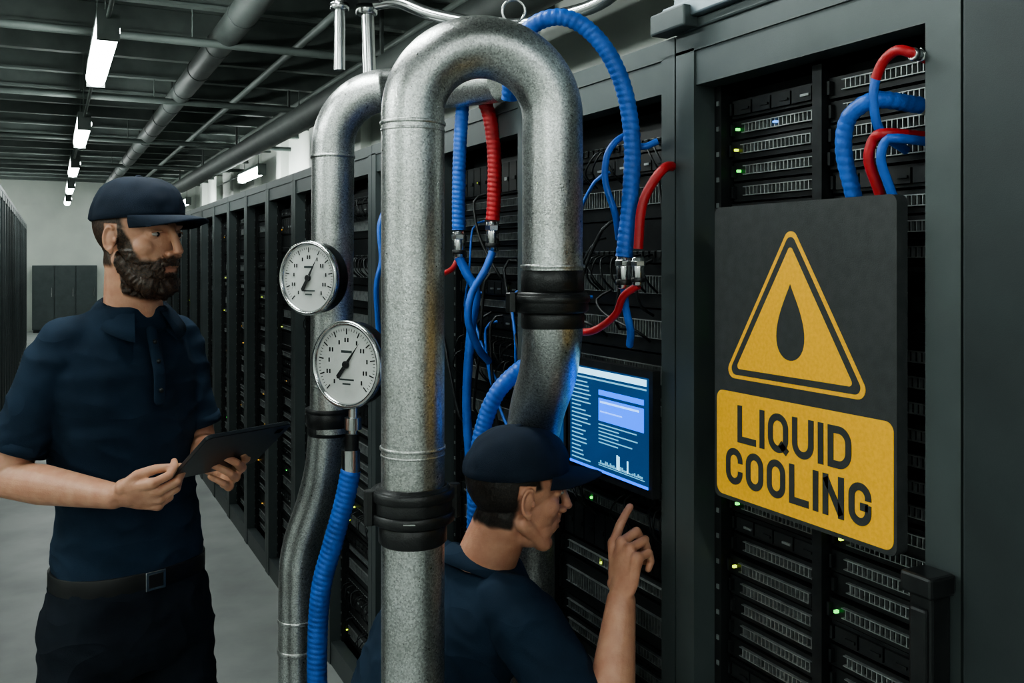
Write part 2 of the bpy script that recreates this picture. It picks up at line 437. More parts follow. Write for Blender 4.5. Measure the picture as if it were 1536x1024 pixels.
# overhead trunking above the near cabinets
mb=MB()
mb.box((.985,-1.0,2.04),(1.7,1.385,2.07),0); mb.box((1.0,-1.0,2.07),(1.65,1.37,2.40),0); mb.box((.985,-1.0,2.40),(1.7,1.385,2.43),0)
mb.box((.97,1.30,2.022),(1.01,1.40,2.06),1)
for yy in (-.6,.1,.8): mb.box((.992,yy,2.07),(1.0,yy+.03,2.40),1)
for yy in (-.8,1.2): mb.box((1.3,yy,2.43),(1.33,yy+.03,3.6),1)
mb.box((1.0,-1.0,2.0205),(1.65,1.37,2.04),1)
mb.obj('cable_trunking',[M_STEELB,M_RACK],bevel=.004)

# ---------------------------------------------------------------- warning sign
def rrect(cx,cy,w,h,r,n=8):
    P=[]
    for (sx,sy,a0) in ((1,1,0),(-1,1,90),(-1,-1,180),(1,-1,270)):
        for i in range(n+1):
            a=math.radians(a0+90*i/n); P.append((cx+sx*(w/2-r)+r*math.cos(a),cy+sy*(h/2-r)+r*math.sin(a)))
    return P
def rtri(cx,zb,zt,hw,r,n=8):
    C=[V((cx,zt)),V((cx-hw,zb)),V((cx+hw,zb))]; P=[]
    for i in range(3):
        p=C[i];a=(C[i-1]-p).normalized();b=(C[(i+1)%3]-p).normalized()
        half=a.angle(b)/2; d=r/math.tan(half); c=p+(a+b).normalized()*(r/math.sin(half))
        s0=p+a*d-c; s1=p+b*d-c; a0=math.atan2(s0.y,s0.x);a1=math.atan2(s1.y,s1.x)
        da=(a1-a0+math.pi)%(2*math.pi)-math.pi
        for k in range(n+1):
            t=a0+da*k/n; P.append((c.x+r*math.cos(t),c.y+r*math.sin(t)))
    return P
YC=1.044
def prism(mb,P,x0,x1,mat):
    n=len(P); f=[V((x0,YC-p[0],p[1])) for p in P]; b=[V((x1,YC-p[0],p[1])) for p in P]
    mb.add(f+b,[tuple(range(n))]+[(i,(i+1)%n,n+(i+1)%n,n+i) for i in range(n)],mat,False)
def ribbon(mb,P,w,x0,x1,mat,closed=False):
    P=[V(p) for p in P]
    Q=[P[0]]
    for p in P[1:]:
        if (p-Q[-1]).length>1e-4: Q.append(p)
    if closed and (Q[0]-Q[-1]).length<1e-4: Q.pop()
    P=Q; n=len(P); L=[];R=[]
    for i in range(n):
        if closed: a=P[i-1];c=P[(i+1)%n]
        else: a=P[max(i-1,0)];c=P[min(i+1,n-1)]
        b=P[i]; d1=(b-a).normalized() if (b-a).length>1e-9 else None; d2=(c-b).normalized() if (c-b).length>1e-9 else None
        if d1 is None:d1=d2
        if d2 is None:d2=d1
        t=(d1+d2).normalized(); nrm=V((-t.y,t.x)); k=1/max(.5,nrm.dot(V((-d1.y,d1.x))))
        L.append(b+nrm*w/2*k);R.append(b-nrm*w/2*k)
    m=n if closed else n-1
    for i in range(m):
        j=(i+1)%n
        q=[L[i],L[j],R[j],R[i]]
        prism(mb,[(p.x,p.y) for p in q],x0,x1,mat)
def arc(cx,cy,r,a0,a1,n=8):
    return [(cx+r*math.cos(math.radians(a0+(a1-a0)*i/n)),cy+r*math.sin(math.radians(a0+(a1-a0)*i/n))) for i in range(n+1)]
def letter(ch,w,h,t):
    w-=t; h-=t; r=w*.5; S_=[]
    if ch=='L': S_=[([(0,h+t/2),(0,0),(w+t/2,0)],0)]
    if ch=='I': S_=[([(0,-t/2),(0,h+t/2)],0)]
    O=arc(w-r,h-r,r,0,90)+arc(r,h-r,r,90,180)+arc(r,r,r,180,270)+arc(w-r,r,r,270,360)
    hi=h-r-h*.06; lo=r+h*.06
    if ch=='O': S_=[(O,1)]
    if ch=='Q': S_=[(O,1),([(w*.62,h*.20),(w+t*.35,-t*.30)],0)]
    if ch=='U': S_=[([(0,h+t/2)]+arc(r,r,r,180,270)+arc(w-r,r,r,270,360)+[(w,h+t/2)],0)]
    if ch=='D':
        r2=w*.55; S_=[([(0,0)]+arc(w-r2,r2,r2,270,360)+arc(w-r2,h-r2,r2,0,90)+[(0,h)],1)]
    if ch=='C': S_=[([(w,hi)]+arc(w-r,h-r,r,0,90)+arc(r,h-r,r,90,180)+arc(r,r,r,180,270)+arc(w-r,r,r,270,360)+[(w,lo)],0)]
    if ch=='G': S_=[([(w,hi)]+arc(w-r,h-r,r,0,90)+arc(r,h-r,r,90,180)+arc(r,r,r,180,270)+arc(w-r,r,r,270,360)+[(w,h*.44+t*.35)],0),([(w,h*.44),(w*.52,h*.44)],0)]
    if ch=='N': S_=[([(0,-t/2),(0,h+t/2)],0),([(0,h),(w,0)],0),([(w,-t/2),(w,h+t/2)],0)]
    return S_
def text(mb,s,x0,x1,z0,z1,t,x_face,mat):
    gaps=(len(s)-1); nI=s.count('I'); n=len(s)-nI
    gap=t*.78; lw=((x1-x0)-gaps*gap-nI*t)/n
    x=x0
    for ch in s:
        w=t if ch=='I' else lw
        for P,cl in letter(ch,w,z1-z0,t):
            ribbon(mb,[(p[0]+x+t/2,p[1]+z0+t/2) for p in P],t,x_face,x_face+.001,mat,bool(cl))
        x+=w+gap
mb=MB()
f0=.980
prism(mb,rrect(0,1.4705,.368,.471,.012),f0,f0+.02,0)
prism(mb,rtri(-.008,1.4315,1.675,.152,.014),f0-.0008,f0+.002,1)
prism(mb,rtri(-.008,1.4375,1.663,.1405,.010),f0-.0012,f0+.002,0)
prism(mb,rtri(-.008,1.4475,1.643,.122,.005),f0-.0016,f0+.002,1)
drop=[]
for i in range(48):
    a=2*math.pi*i/48; yy=math.cos(a)
    drop.append((-.008+.0395*math.sin(a)*(math.sin(a/2)**1.25),1.528+.0565*yy))
prism(mb,drop,f0-.002,f0+.002,0)
prism(mb,rrect(.001,1.3255,.357,.168,.014),f0-.0008,f0+.002,1)
text(mb,'LIQUID',-.126,.109,1.331,1.390,.0106,f0-.0016,0)
text(mb,'COOLING',-.154,.1435,1.262,1.320,.0106,f0-.0016,0)
for zz in (1.29,1.65):
    for yy in (-.12,.12): mb.box((1.0,YC+yy-.01,zz),(1.06,YC+yy+.01,zz+.02),2)
mb.obj('warning_sign',[M_SIGN,M_YELP,M_RACKD])

# ---------------------------------------------------------------- rack mounted display
mb=MB()
ya,yb,za,zb=1.4265,1.7137,1.197,1.402
mb.box((.987,ya-.012,za-.015),(1.004,yb+.012,zb+.014),0)
mb.box((.9855,ya,za),(.988,yb,zb),1)
rd=random.Random(5)
def sc(u0,u1,v0,v1,m):
    W=yb-ya;Hh=zb-za
    mb.box((.9845,yb-W*u1,zb-Hh*v1),(.9855,yb-W*u0,zb-Hh*v0),m)
sc(.02,.98,.015,.075,3); sc(.02,.98,.10,.115,4)
for i in range(20):
    v=.15+i*.041; sc(.03,.03+rd.uniform(.12,.27),v,v+.012,4)
sc(.40,.95,.20,.25,2); sc(.40,.95,.28,.50,2); sc(.42,.90,.305,.325,3); sc(.42,.70,.40,.415,3)
for i in range(6):
    v=.53+i*.035; sc(.40,.40+rd.uniform(.2,.55),v,v+.010,4)
for i in range(26):
    h=rd.uniform(.01,.04)+(.10 if i in(11,12,17) else 0); sc(.40+i*.021,.412+i*.021,.92-h,.92,3 if h>.08 else 4)
sc(.40,.96,.93,.936,4)
sc(.0,1,.975,1,2)
mb.obj('display_monitor',[M_BLKM,M_SCR,M_SCRB,M_SCRC,M_SCRD])
mb=MB()
mb.box((.987,1.735,1.21),(1.004,1.86,1.40),0); mb.box((.9855,1.745,1.22),(.988,1.85,1.39),1)
for i in range(14):
    z=1.38-i*.011; mb.box((.9848,1.845-rd.uniform(.03,.09),z-.004),(.9855,1.845,z),2 if i%4 else 3)
mb.obj('display_monitor.001',[M_BLKM,M_SCR,M_SCRB,M_SCRC])

# ---------------------------------------------------------------- pipes
def collar(mb,p,d,r,h,mat): mb.disc(p,d,r,h,mat,40)
Z=V((0,0,1))
mb=MB(); r=.054
N=40
arcp=[]
for i in range(N+1):
    t=math.pi*i/N; k=(1-math.cos(t))/2
    arcp.append(S(-.17+.242*k,1.6+.055*k,1.87+.121*math.sin(t)))
low=crom([S(.072,1.655,1.55),S(.072,1.66,1.49),S(.066,1.72,1.411),S(.050,1.80,1.337),S(.040,1.89,1.254),S(.035,1.97,1.15),S(.038,2.01,1.0),S(.038,2.012,.7)],.01)
mb.tube([S(-.17,1.6,.0),S(-.17,1.6,1.80)]+arcp+[S(.072,1.655,1.80),S(.072,1.655,1.52)],r,0,48)
mb.tube(low+[S(.038,2.012,.3),S(.038,2.012,0)],.0535,0,40)
for z in (1.853,1.30): 
    collar(mb,S(-.17,1.6,z),Z,r+.0025,.006,0); collar(mb,S(-.17,1.6,z-.012),Z,r+.0012,.004,0)
collar(mb,S(-.17,1.6,.01),Z,.09,.02,1)
collar(mb,S(.038,2.012,.01),Z,.05+.03,.02,1)
collar(mb,S(-.17,1.6,1.203),Z,.0665,.066,1); collar(mb,S(-.17,1.6,1.222),Z,.0715,.018,1); collar(mb,S(-.17,1.6,1.184),Z,.0715,.018,1)
collar(mb,S(-.17,1.6,1.155),Z,.0585,.036,1)
for a in (20,200):
    ca,sa=math.cos(math.radians(a)),math.sin(math.radians(a))
    mb.disc(S(-.17+.074*ca,1.6+.074*sa,1.203),Z,.011,.058,1,8)
mb.box((-.008,-.0725,1.185),(.012,-.066,1.187),2,Matrix.Translation(S(-.17,1.6,0))@Matrix.Rotation(-YAW,4,'Z'))
collar(mb,S(.072,1.655,1.583),Z,.0565,.044,1); collar(mb,S(.070,1.655,1.546),Z,.066,.036,1); collar(mb,S(.070,1.655,1.552),Z,.0685,.012,1)
collar(mb,S(.072,1.657,1.515),Z,.0565,.034,1)
mb.disc(S(.0,1.64,1.546),Z,.012,.034,1,8)
mb.disc(S(.072,1.655,1.609),Z,.0575,.006,0,40)
mb.tube([S(.003+.02*math.cos(t),1.63,2.055+.02*math.sin(t)) for t in [2*math.pi*i/24 for i in range(25)]],.0025,2,8)
mb.obj('coolant_pipe',[M_GALV,M_BLK,M_CHR])

mb=MB()
a=[S(-.562,2.45,0),S(-.562,2.45,.4),S(-.562,2.45,.76),S(-.552,2.45,.87),S(-.515,2.44,.98),S(-.487,2.42,1.08),S(-.475,2.41,1.18)]
mb.tube(crom(a,.015),.05,0,40)
ar=[]
for i in range(25):
    t=math.pi/2*i/24; ar.append(S(-.46+.145*(1-math.cos(t)),2.40-.01*math.sin(t),1.91+.145*math.sin(t)))
mb.tube([S(-.465,2.40,1.18)]+ar+[S(-.2,2.36,2.055),S(-.1,2.30,2.055),S(-.03,2.255,2.055)],.054,0,40)
for z in (1.885,1.30): collar(mb,S(-.461,2.4,z),Z,.057,.008,0)
collar(mb,S(-.468,2.405,1.215),Z,.062,.05,1); collar(mb,S(-.47,2.405,1.185),Z,.056,.03,1); collar(mb,S(-.468,2.405,1.235),Z,.064,.012,1)
collar(mb,S(-.562,2.45,.60),Z,.054,.012,0);collar(mb,S(-.562,2.45,.68),Z,.053,.008,0); collar(mb,S(-.562,2.45,.01),Z,.08,.02,1)
collar(mb,S(-.21,2.36,2.055),S(1,-.1,0),.058,.01,0)
mb.obj('coolant_pipe.001',[M_GALV,M_BLK])

# chrome overhead service pipes
mb=MB()
mb.tube([S(-.436,2.36,2.10),S(-.436,2.36,3.3)],.014,0,16); mb.tube([S(-.372,2.44,2.10),S(-.380,2.44,2.33),S(-.380,2.44,3.3)],.017,0,16)
for z in (2.26,2.29): collar(mb,S(-.436,2.36,z),Z,.024,.018,0)
collar(mb,S(-.38,2.44,2.275),Z,.028,.03,0); collar(mb,S(-.38,2.44,2.31),Z,.024,.02,0)
mb.tube(crom([S(-.38,2.44,2.285),S(-.30,2.42,2.29),S(-.2,2.38,2.245),S(-.05,2.32,2.205),S(.08,2.25,2.2),S(.25,2.15,2.25),S(.35,2.1,2.5),S(.36,2.1,3.3)],.02),.017,0,16)
mb.box((-.46,2.33,2.285),(-.34,2.47,2.30),1,Matrix.Rotation(-YAW,4,'Z'))
mb.tube(crom([S(.10,1.95,3.3),S(.11,1.93,2.6),S(.16,1.9,2.25),S(.20,1.9,2.2),S(.22,1.9,2.35),S(.24,1.92,3.3)],.02),.004,1,8)
mb.obj('overhead_service_pipe',[M_CHR,M_BLKM])

# ---------------------------------------------------------------- gauges
def gauge(name,c,n,R,ang,rimmat,stem):
    c=V(c); n=V(n).normalized(); up=V((0,0,1)); rt=up.cross(n).normalized(); up=n.cross(rt)
    def L(x,y,z): return c+rt*x+up*y+n*z
    mb=MB(); seg=56
    def ring(r,z): return [L(r*math.cos(2*math.pi*i/seg),r*math.sin(2*math.pi*i/seg),z) for i in range(seg)]
    mb.loft([ring(R*.80,-.052),ring(R*.93,-.048),ring(R*.97,-.04),ring(R*.98,-.008),ring(R*1.0,-.006)],0,True)
    mb.loft([ring(R*.99,-.010),ring(R*1.03,-.006),ring(R*1.03,.003),ring(R*.98,.009),ring(R*.93,.008),ring(R*.90,.0)],1,True,False)
    mb.add(ring(R*.91,-.0005),[tuple(range(seg))],2,False)
    for i in range(51):
        a=math.radians(225-270*i/50); big=i%5==0; r1=R*.84; r0=R*(.70 if big else .78); w=R*(.016 if big else .007)
        d=V((math.cos(a),math.sin(a))); q=V((-d.y,d.x))
        P=[d*r0+q*w,d*r1+q*w,d*r1-q*w,d*r0-q*w]; mb.add([L(p.x,p.y,.0008) for p in P],[(0,1,2,3)],3,False)
        if big:
            for k in (-1,1):
                cc=d*R*.57+V((k*R*.04,0)); ww=R*.022; hh=R*.05
                P=[(cc.x-ww,cc.y-hh),(cc.x+ww,cc.y-hh),(cc.x+ww,cc.y+hh),(cc.x-ww,cc.y+hh)]
                mb.add([L(p[0],p[1],.0008) for p in P],[(0,1,2,3)],3 if k>0 or i%2 else 2,False)
    for (x,y,w,h) in ((0,.30,.16,.03),(0,-.35,.22,.02),(0,-.45,.12,.02)):
        mb.add([L(R*(x-w),R*(y-h),.0008),L(R*(x+w),R*(y-h),.0008),L(R*(x+w),R*(y+h),.0008),L(R*(x-w),R*(y+h),.0008)],[(0,1,2,3)],4,False)
    a=math.radians(ang); d=V((math.cos(a),math.sin(a)));q=V((-d.y,d.x))
    P=[d*R*.66,q*R*.045,-d*R*.38+q*R*.06,-d*R*.42,-d*R*.38-q*R*.06,-q*R*.045]
    mb.add([L(p.x,p.y,.004) for p in P],[tuple(range(6))],3,False)
    mb.disc(L(0,0,.004),n,R*.09,.006,3,20)
    for s in stem: mb.tube([V(p) for p in s[0]],s[1],s[2],14)
    return mb.obj(name,[M_BLKM,rimmat,M_WHT,M_BLK,M_RACK,M_CHR])
n1=S(-.48,-.877,0)
g1=S(-.49,2.25,1.577)
gauge('pressure_gauge',g1,n1,.088,60,M_CHR,[([g1-n1*.04,S(-.465,2.36,1.577)],.016,5)])
n2=S(-.50,-.866,0); g2=S(-.372,2.10,1.385)
gauge('pressure_gauge.001',g2,n2,.097,52,M_CHR,[([g2-n2*.04,S(-.345,2.16,1.385),S(-.45,2.36,1.385)],.012,5),
   ([S(-.362,2.125,1.30),S(-.362,2.125,1.22)],.012,5),([S(-.362,2.125,1.262),S(-.362,2.125,1.235)],.020,5),([S(-.364,2.124,1.225),S(-.366,2.12,1.15)],.016,0),([S(-.366,2.12,1.19),S(-.366,2.12,1.13)],.021,5)])

# ---------------------------------------------------------------- hoses
hn=0
def hose(pts,r,mat,rib=.012,amp=.10,fit=()):
    global hn
    mb=MB(); p=crom(pts,.0024 if r>.009 else .006)
    mb.tube(p,r,0,16,True,rib if r>.009 else 0,amp)
    for (q,d,rr,h) in fit:
        q=V(q);d=V(d).normalized()
        mb.disc(q,d,rr,h,1,24); mb.disc(q+d*h*.28,d,rr*1.22,h*.2,1,6); mb.disc(q-d*h*.3,d,rr*1.12,h*.16,2,24)
    o=mb.obj('coolant_hose' if hn==0 else 'coolant_hose.%03d'%hn,[mat,M_CHR,M_BLK]); hn+=1; return o
hose([S(-.005,1.80,1.93),S(.0,1.77,1.99),S(.018,1.745,2.035),S(.050,1.715,2.058),S(.0935,1.7,2.062),S(.138,1.7,2.040),S(.178,1.7,1.992),S(.206,1.7,1.9235),S(.219,1.7,1.832),S(.215,1.7,1.729),S(.204,1.7,1.626)],.0152,M_HB,
     fit=[(S(.204,1.7,1.598),Z,.0135,.06)])
hose([S(.204,1.7,1.57),S(.209,1.71,1.53),S(.2185,1.72,1.49),S(.222,1.76,1.46)],.007,M_HB)
hose([S(.30,1.70,1.79),S(.2715,1.66,1.784),S(.2455,1.66,1.750),S(.230,1.66,1.709),S(.2245,1.66,1.64)],.0088,M_HR,fit=[(S(.2245,1.66,1.60),Z,.011,.05)])
hose([S(.2245,1.66,1.575),S(.2005,1.68,1.555),S(.19,1.70,1.523),S(.166,1.72,1.4986),S(.142,1.74,1.486),S(.12,1.85,1.48)],.0068,M_HR)
hose([S(.27,1.73,1.84),S(.24,1.73,1.83),S(.21,1.73,1.85),S(.178,1.72,1.82),S(.172,1.72,1.766),S(.19,1.72,1.705),S(.2,1.75,1.66)],.0062,M_HB)
hose([S(-.115,2.42,2.12),S(-.1225,2.36,2.04),S(-.131,2.35,1.905),S(-.134,2.35,1.788),S(-.134,2.35,1.6955)],.0165,M_HB,fit=[(S(-.134,2.35,1.66),Z,.015,.066)])
hose([S(-.12,2.42,2.10),S(-.089,2.35,2.05),S(-.059,2.35,1.989),S(-.045,2.35,1.889),S(-.045,2.35,1.788),S(-.0487,2.35,1.72)],.0175,M_HR,fit=[(S(-.0487,2.35,1.68),Z,.016,.075)])
hose([S(-.134,2.35,1.628),S(-.114,2.35,1.586),S(-.0907,2.35,1.536),S(-.104,2.35,1.435),S(-.114,2.35,1.267),S(-.106,2.35,1.10),S(-.1,2.4,.9)],.0115,M_HB,amp=.03)
hose([S(-.0487,2.33,1.64),S(-.067,2.32,1.595),S(-.10,2.31,1.536),S(-.108,2.31,1.47),S(-.085,2.34,1.40),S(-.06,2.4,1.36)],.0095,M_HB,amp=.03)
hose([S(-.134,2.37,1.63),S(-.15,2.37,1.60),S(-.175,2.4,1.585),S(-.2,2.48,1.57)],.007,M_HR)
hose([S(.055,2.16,1.38),S(.018,2.12,1.372),S(-.0345,2.1,1.32),S(-.0645,2.1,1.245),S(-.078,2.1,1.155),S(-.085,2.12,.98),S(-.09,2.2,.75),S(-.06,2.3,.6)],.0185,M_HB)
hose([S(-.366,2.12,1.143),S(-.38,2.12,1.075),S(-.409,2.12,.969),S(-.433,2.12,.878),S(-.442,2.12,.757),S(-.442,2.12,.6),S(-.44,2.13,.3),S(-.43,2.2,.03),S(-.35,2.4,.03)],.0225,M_HB,amp=.07)
hose([S(-.36,2.75,1.80),S(-.383,2.70,1.72),S(-.375,2.68,1.62),S(-.39,2.68,1.53),S(-.38,2.72,1.3)],.0075,M_HB)
R=lambda x,y,z:V((x,y,z))
hose([R(1.0145,.959,1.69),R(1.005,.959,1.72),R(.99,.959,1.768),R(.985,.9516,1.804),R(.985,.935,1.824),R(.995,.905,1.835),R(1.06,.89,1.83)],.0112,M_HB)
hose([R(1.05,.905,1.77),R(1.0,.905,1.794),R(.985,.9025,1.834),R(.985,.899,1.8615)],.0062,M_HB)
hose([R(.985,.899,1.8615),R(.985,.886,1.882),R(.985,.864,1.892),R(.99,.846,1.886),R(1.02,.845,1.88)],.0068,M_HR,fit=[(R(1.0,.845,1.884),(1,0,0),.008,.02)])
hose([R(1.012,.909,1.69),R(1.0,.910,1.72),R(.985,.9105,1.754),R(.985,.9016,1.782),R(.99,.883,1.787),R(1.06,.875,1.785)],.0072,M_HR)
hose([R(1.014,.889,1.69),R(1.0,.8905,1.72),R(.985,.890,1.752),R(.985,.8827,1.776),R(.992,.870,1.779),R(1.06,.862,1.776)],.0062,M_HB)

# loose patch cables draped over the open middle cabinets
mb=MB(); rd=random.Random(9)
for k in range(30):
    y0=rd.uniform(1.44,2.9); z0=rd.uniform(1.45,1.9); y1=y0+rd.uniform(-.18,.18); z1=z0-rd.uniform(.1,.5)
    if 1.40<y1<1.78 and z1<1.45: z1=1.46
    mb.tube(crom([V((1.06,y0,z0)),V((1.03,y0+.01,z0-.02)),V((1.018,(y0+y1)/2+rd.uniform(-.03,.03),(z0+z1)/2)),V((1.03,y1,z1+.02)),V((1.06,y1,z1))],.015),rd.choice((.003,.004)),rd.choice((0,1,1,1,2)),7)
mb.obj('patch_cable_bundle',[M_HB,M_RACKD,M_SERV2])

# ---------------------------------------------------------------- people
def frame(F,pitch=0,roll=0):
    F=V(F).normalized(); L=V((0,0,1)).cross(F).normalized(); U=F.cross(L)
    M=Matrix((( F.x,L.x,U.x),(F.y,L.y,U.y),(F.z,L.z,U.z)))
    return M@Matrix.Rotation(pitch,3,'Y')@Matrix.Rotation(roll,3,'X')
def smst(a,b,x):
    t=min(1,max(0,(x-a)/(b-a))); return t*t*(3-2*t)
def make_head(F,pos,pitch,beard,mat,neck_to,prefix,scl=1.0):
    R3=frame(F,pitch); M=Matrix.Translation(pos)@R3.to_4x4()@Matrix.Scale(scl,4); Mi=M.inverted()
    mb=MB()
    mb.ell((-.012,0,.038),(.096,.076,.086),nu=40,nv=28)
    mb.ell((.026,0,-.010),(.060,.060,.080),nu=32,nv=22)
    mb.ell((.028,0,-.058),(.054,.050,.043),nu=28,nv=18)
    mb.ell((.062,0,-.092),(.021,.022,.017))
    for s in (-1,1):
        mb.cap((-.002,s*.053,-.042),(.056,s*.022,-.088),.016,.016)
        mb.ell((.046,s*.038,-.012),(.030,.022,.024))
        mb.cap((.080,s*.010,.033),(.066,s*.044,.036),.0100,.0085)
        mb.ell((.0655,s*.031,.0165),(.0150,.0165,.0130))
        mb.ell((.094,s*.0115,-.024),(.0100,.0070,.0070))
        Re=Matrix.Rotation(math.radians(12),3,'Y')@Matrix.Rotation(s*math.radians(-16),3,'Z')
        mb.ell((-.004,s*.0745,-.001),(.0115,.005,.023),Re)
        pe=[]
        for i in range(13):
            a=math.radians(-120+20*i); pe.append(V((-.004-.0130*math.cos(a), s*(.0795+.002*math.cos(a)), .003+.0245*math.sin(a))))
        for i in range(12): mb.cap(pe[i],pe[i+1],.0036,.0036,seg=8)
        mb.ell((.000,s*.077,-.023),(.0065,.004,.008))
        mb.ell((.008,s*.075,.0),(.004,.0035,.007))
    mb.cap((.086,0,.030),(.106,0,-.012),.0078,.0096)
    mb.ell((.1085,0,-.017),(.0105,.0100,.0086))
    mb.cap((.092,0,-.024),(.085,0,-.042),.008,.011)
    mb.ell((.064,0,-.050),(.026,.033,.030))
    mb.ell((.0865,0,-.0455),(.0075,.020,.0048)); mb.ell((.0850,0,-.0575),(.0078,.018,.0055))
    nk=Mi@V(neck_to)
    mb.cap((-.018,0,-.03),nk,.055,.062,seg=28)
    def mask(c):
        x,y,z=c; ay=abs(y)
        ear=smst(.0700,.0730,ay)*(1 if -.024<x<.010 and -.036<z<.034 else 0)
        nz=noise.noise(V((x,y,z))*60)*.005
        hair=(1-smst(-.024,-.014,x+nz))*smst(-.062,-.050,z+nz)
        hair=max(hair,(1-smst(.018,.030,x+nz+ .2*(z-.03)))*smst(.020,.028,z+nz))
        bd=0
        if beard:
            zc=.03 if x<.020 else max(-.036,.03-(x-.020)*1.9)
            if ay<.03 and x>.066: zc=-.028 if ay<.020 else -.034
            bd=smst(-.004,.004,x+nz)*(1-smst(zc-.006,zc+.004,z+nz*1.3))
            bd*=smst(-.135,-.122,z+.45*(x-.04)) if x<.04 else smst(-.135,-.122,z)
            lip=(1-smst(.013,.017,ay))*smst(-.0635,-.0615,z)*(1-smst(-.0520,-.0500,z))*smst(.076,.080,x)
            bd*=1-lip
        br=smst(.010,.013,ay)*(1-smst(.043,.050,ay))*smst(.0345,.037,z)*(1-smst(.0425,.045,z))*smst(.056,.062,x)
        h=max(hair,bd,br*.9)*(1-ear)
        lipc=(1-smst(.016,.020,ay))*smst(-.066,-.064,z)*(1-smst(-.0445,-.0425,z))*smst(.078,.082,x)
        return h,lipc*.6*(1-bd),max(hair*.5,bd)*(1-ear)
    def post(c,nr):
        h,l,d=mask(c)
        nn=noise.noise(c*140)*.5+noise.noise(V((c.x*330,c.y*330,c.z*150)))*.5+.5
        amt=.0065 if beard and c.z<-.02 else .003
        if beard : amt+=.009*smst(-.06,-.09,c.z)
        return c+nr*(d*amt*(.55+.6*nn))
    head=remesh(mb,prefix+'head',mat,.0024,5,post,lambda c:mask(c)[:2])
    head.matrix_world=M
    kids=[head]
    mb=MB()
    for s in (-1,1):
        mb.ell((.0742,s*.0315,.0160),(.0080,.0125,.0052),Matrix.Rotation(s*-.35,3,'Z'),0)
        mb.ell((.0794,s*.0315,.0160),(.0036,.0050,.0050),None,1)
        mb.cap((.0808,s*.021,.0215),(.0758,s*.0435,.0200),.0024,.0020,2,8)
    e=mb.obj(prefix+'eyes',[M_EYE,M_IRIS,mat]); e.matrix_world=M; kids.append(e)
    mb=MB(); seg=72; nr=16; C=V((-.010,0,.040)); rx,ry,rz=.106,.0865,.096
    def crown(th,k,off=0):
        z0=.047+.010*math.cos(th)
        zt=C.z+rz; p=k*math.pi/2
        rr=max(0,math.cos(p))**(.68-.10*math.cos(th))
        zz=z0+(zt-z0)*math.sin(p)
        seam=abs(((th/(math.pi/3)+.5)%1)-.5)*math.pi/3
        g=-.0018*math.exp(-(seam/.03)**2)
        wr=.0045*noise.noise(V((math.cos(th)*3,math.sin(th)*3,k*5)))
        q=1+(g+off+wr)/.1
        return V((C.x+rx*math.cos(th)*rr*(1+.02*math.cos(th))*q,C.y+ry*math.sin(th)*rr*q,zz+off))
    rings=[[crown(2*math.pi*j/seg,i/nr) for j in range(seg)] for i in range(nr)]
    low=[p+V((-.004*math.cos(2*math.pi*j/seg),-.004*math.sin(2*math.pi*j/seg),-.004)) for j,p in enumerate(rings[0])]
    mb.loft([low]+rings,0,True,False)
    mb.add(rings[-1],[tuple(range(seg))],0,True)
    mb.ell((C.x,0,C.z+rz),(.007,.007,.004),None,0)
    nu,nv=32,10; top=[];bot=[]
    for i in range(nu+1):
        th=math.radians(-62+124*i/nu); e0=crown(th,0)
        for j in range(nv+1):
            k=j/nv; ln=.074*max(0,math.cos(th*90/62))**.62
            x=e0.x+ln*k; yy=e0.y*(1+.04*k-.10*k*k)
            z=e0.z+.003 -.018*(yy/.07)**2 *k -.012*k*k +.004*k -.004*(1-k)
            top.append(V((x,yy,z+.0016))); bot.append(V((x,yy,z-.0016)))
    fs=[];n=len(top)
    for i in range(nu):
        for j in range(nv):
            a=i*(nv+1)+j; fs.append((a,a+nv+1,a+nv+2,a+1)); fs.append((n+a,n+a+1,n+a+nv+2,n+a+nv+1))
    for i in range(nu):
        a=i*(nv+1)+nv; fs.append((a,a+nv+1,n+a+nv+1,n+a))
    mb.add(top+bot,fs,0,True)
    c=mb.obj(prefix+'cap',[M_CAP]); c.matrix_world=M; kids.append(c)
    return kids
def hand(mb,W,a,n,side,curls,thumb,sc=1.0,spread=.06):
    W=V(W);a=V(a).normalized();n=V(n);n=(n-a*n.dot(a)).normalized();s=a.cross(n)*side
    R3=Matrix(((a.x,s.x,n.x),(a.y,s.y,n.y),(a.z,s.z,n.z)))
    mb.ell(W+a*.05*sc,(.050*sc,.038*sc,.0145*sc),R3)
    mb.ell(W+a*.038*sc+s*.022*sc+n*.006,(.030*sc,.016*sc,.014*sc),R3)
    mb.cap(W-a*.01,W+a*.03,.024*sc,.024*sc,fl=(n,.75))
    kn=[(.090,.0315),(.096,.0105),(.090,-.0105),(.079,-.0305)]
    ln=[.070,.079,.073,.057]; rr=[.0090,.0092,.0088,.0078]
    for i in range(4):
        p=W+a*kn[i][0]*sc+s*kn[i][1]*sc; r=rr[i]*sc
        mb.cap(W+a*.02+s*kn[i][1]*.5,p,.012*sc,.0112*sc,seg=12)
        ang=0; sp=(1.5-i)*spread
        for k,(fr,c) in enumerate(zip((.46,.30,.24),curls[i])):
            ang+=math.radians(c); d=(a*math.cos(ang)+n*math.sin(ang)+s*sp*math.cos(ang)).normalized()
            q=p+d*ln[i]*fr*sc; mb.cap(p,q,r*(1-.08*k),r*(1-.08*(k+1)),seg=12); p=q
    p=W+a*.024*sc+s*.020*sc
    for d,l,r0,r1 in zip(thumb,(.042,.032,.024),(.0135,.0108,.0095),(.0110,.0096,.0080)):
        dv=(a*d[0]+s*d[1]+n*d[2]).normalized(); q=p+dv*l*sc; mb.cap(p,q,r0*sc,r1*sc,seg=12); p=q
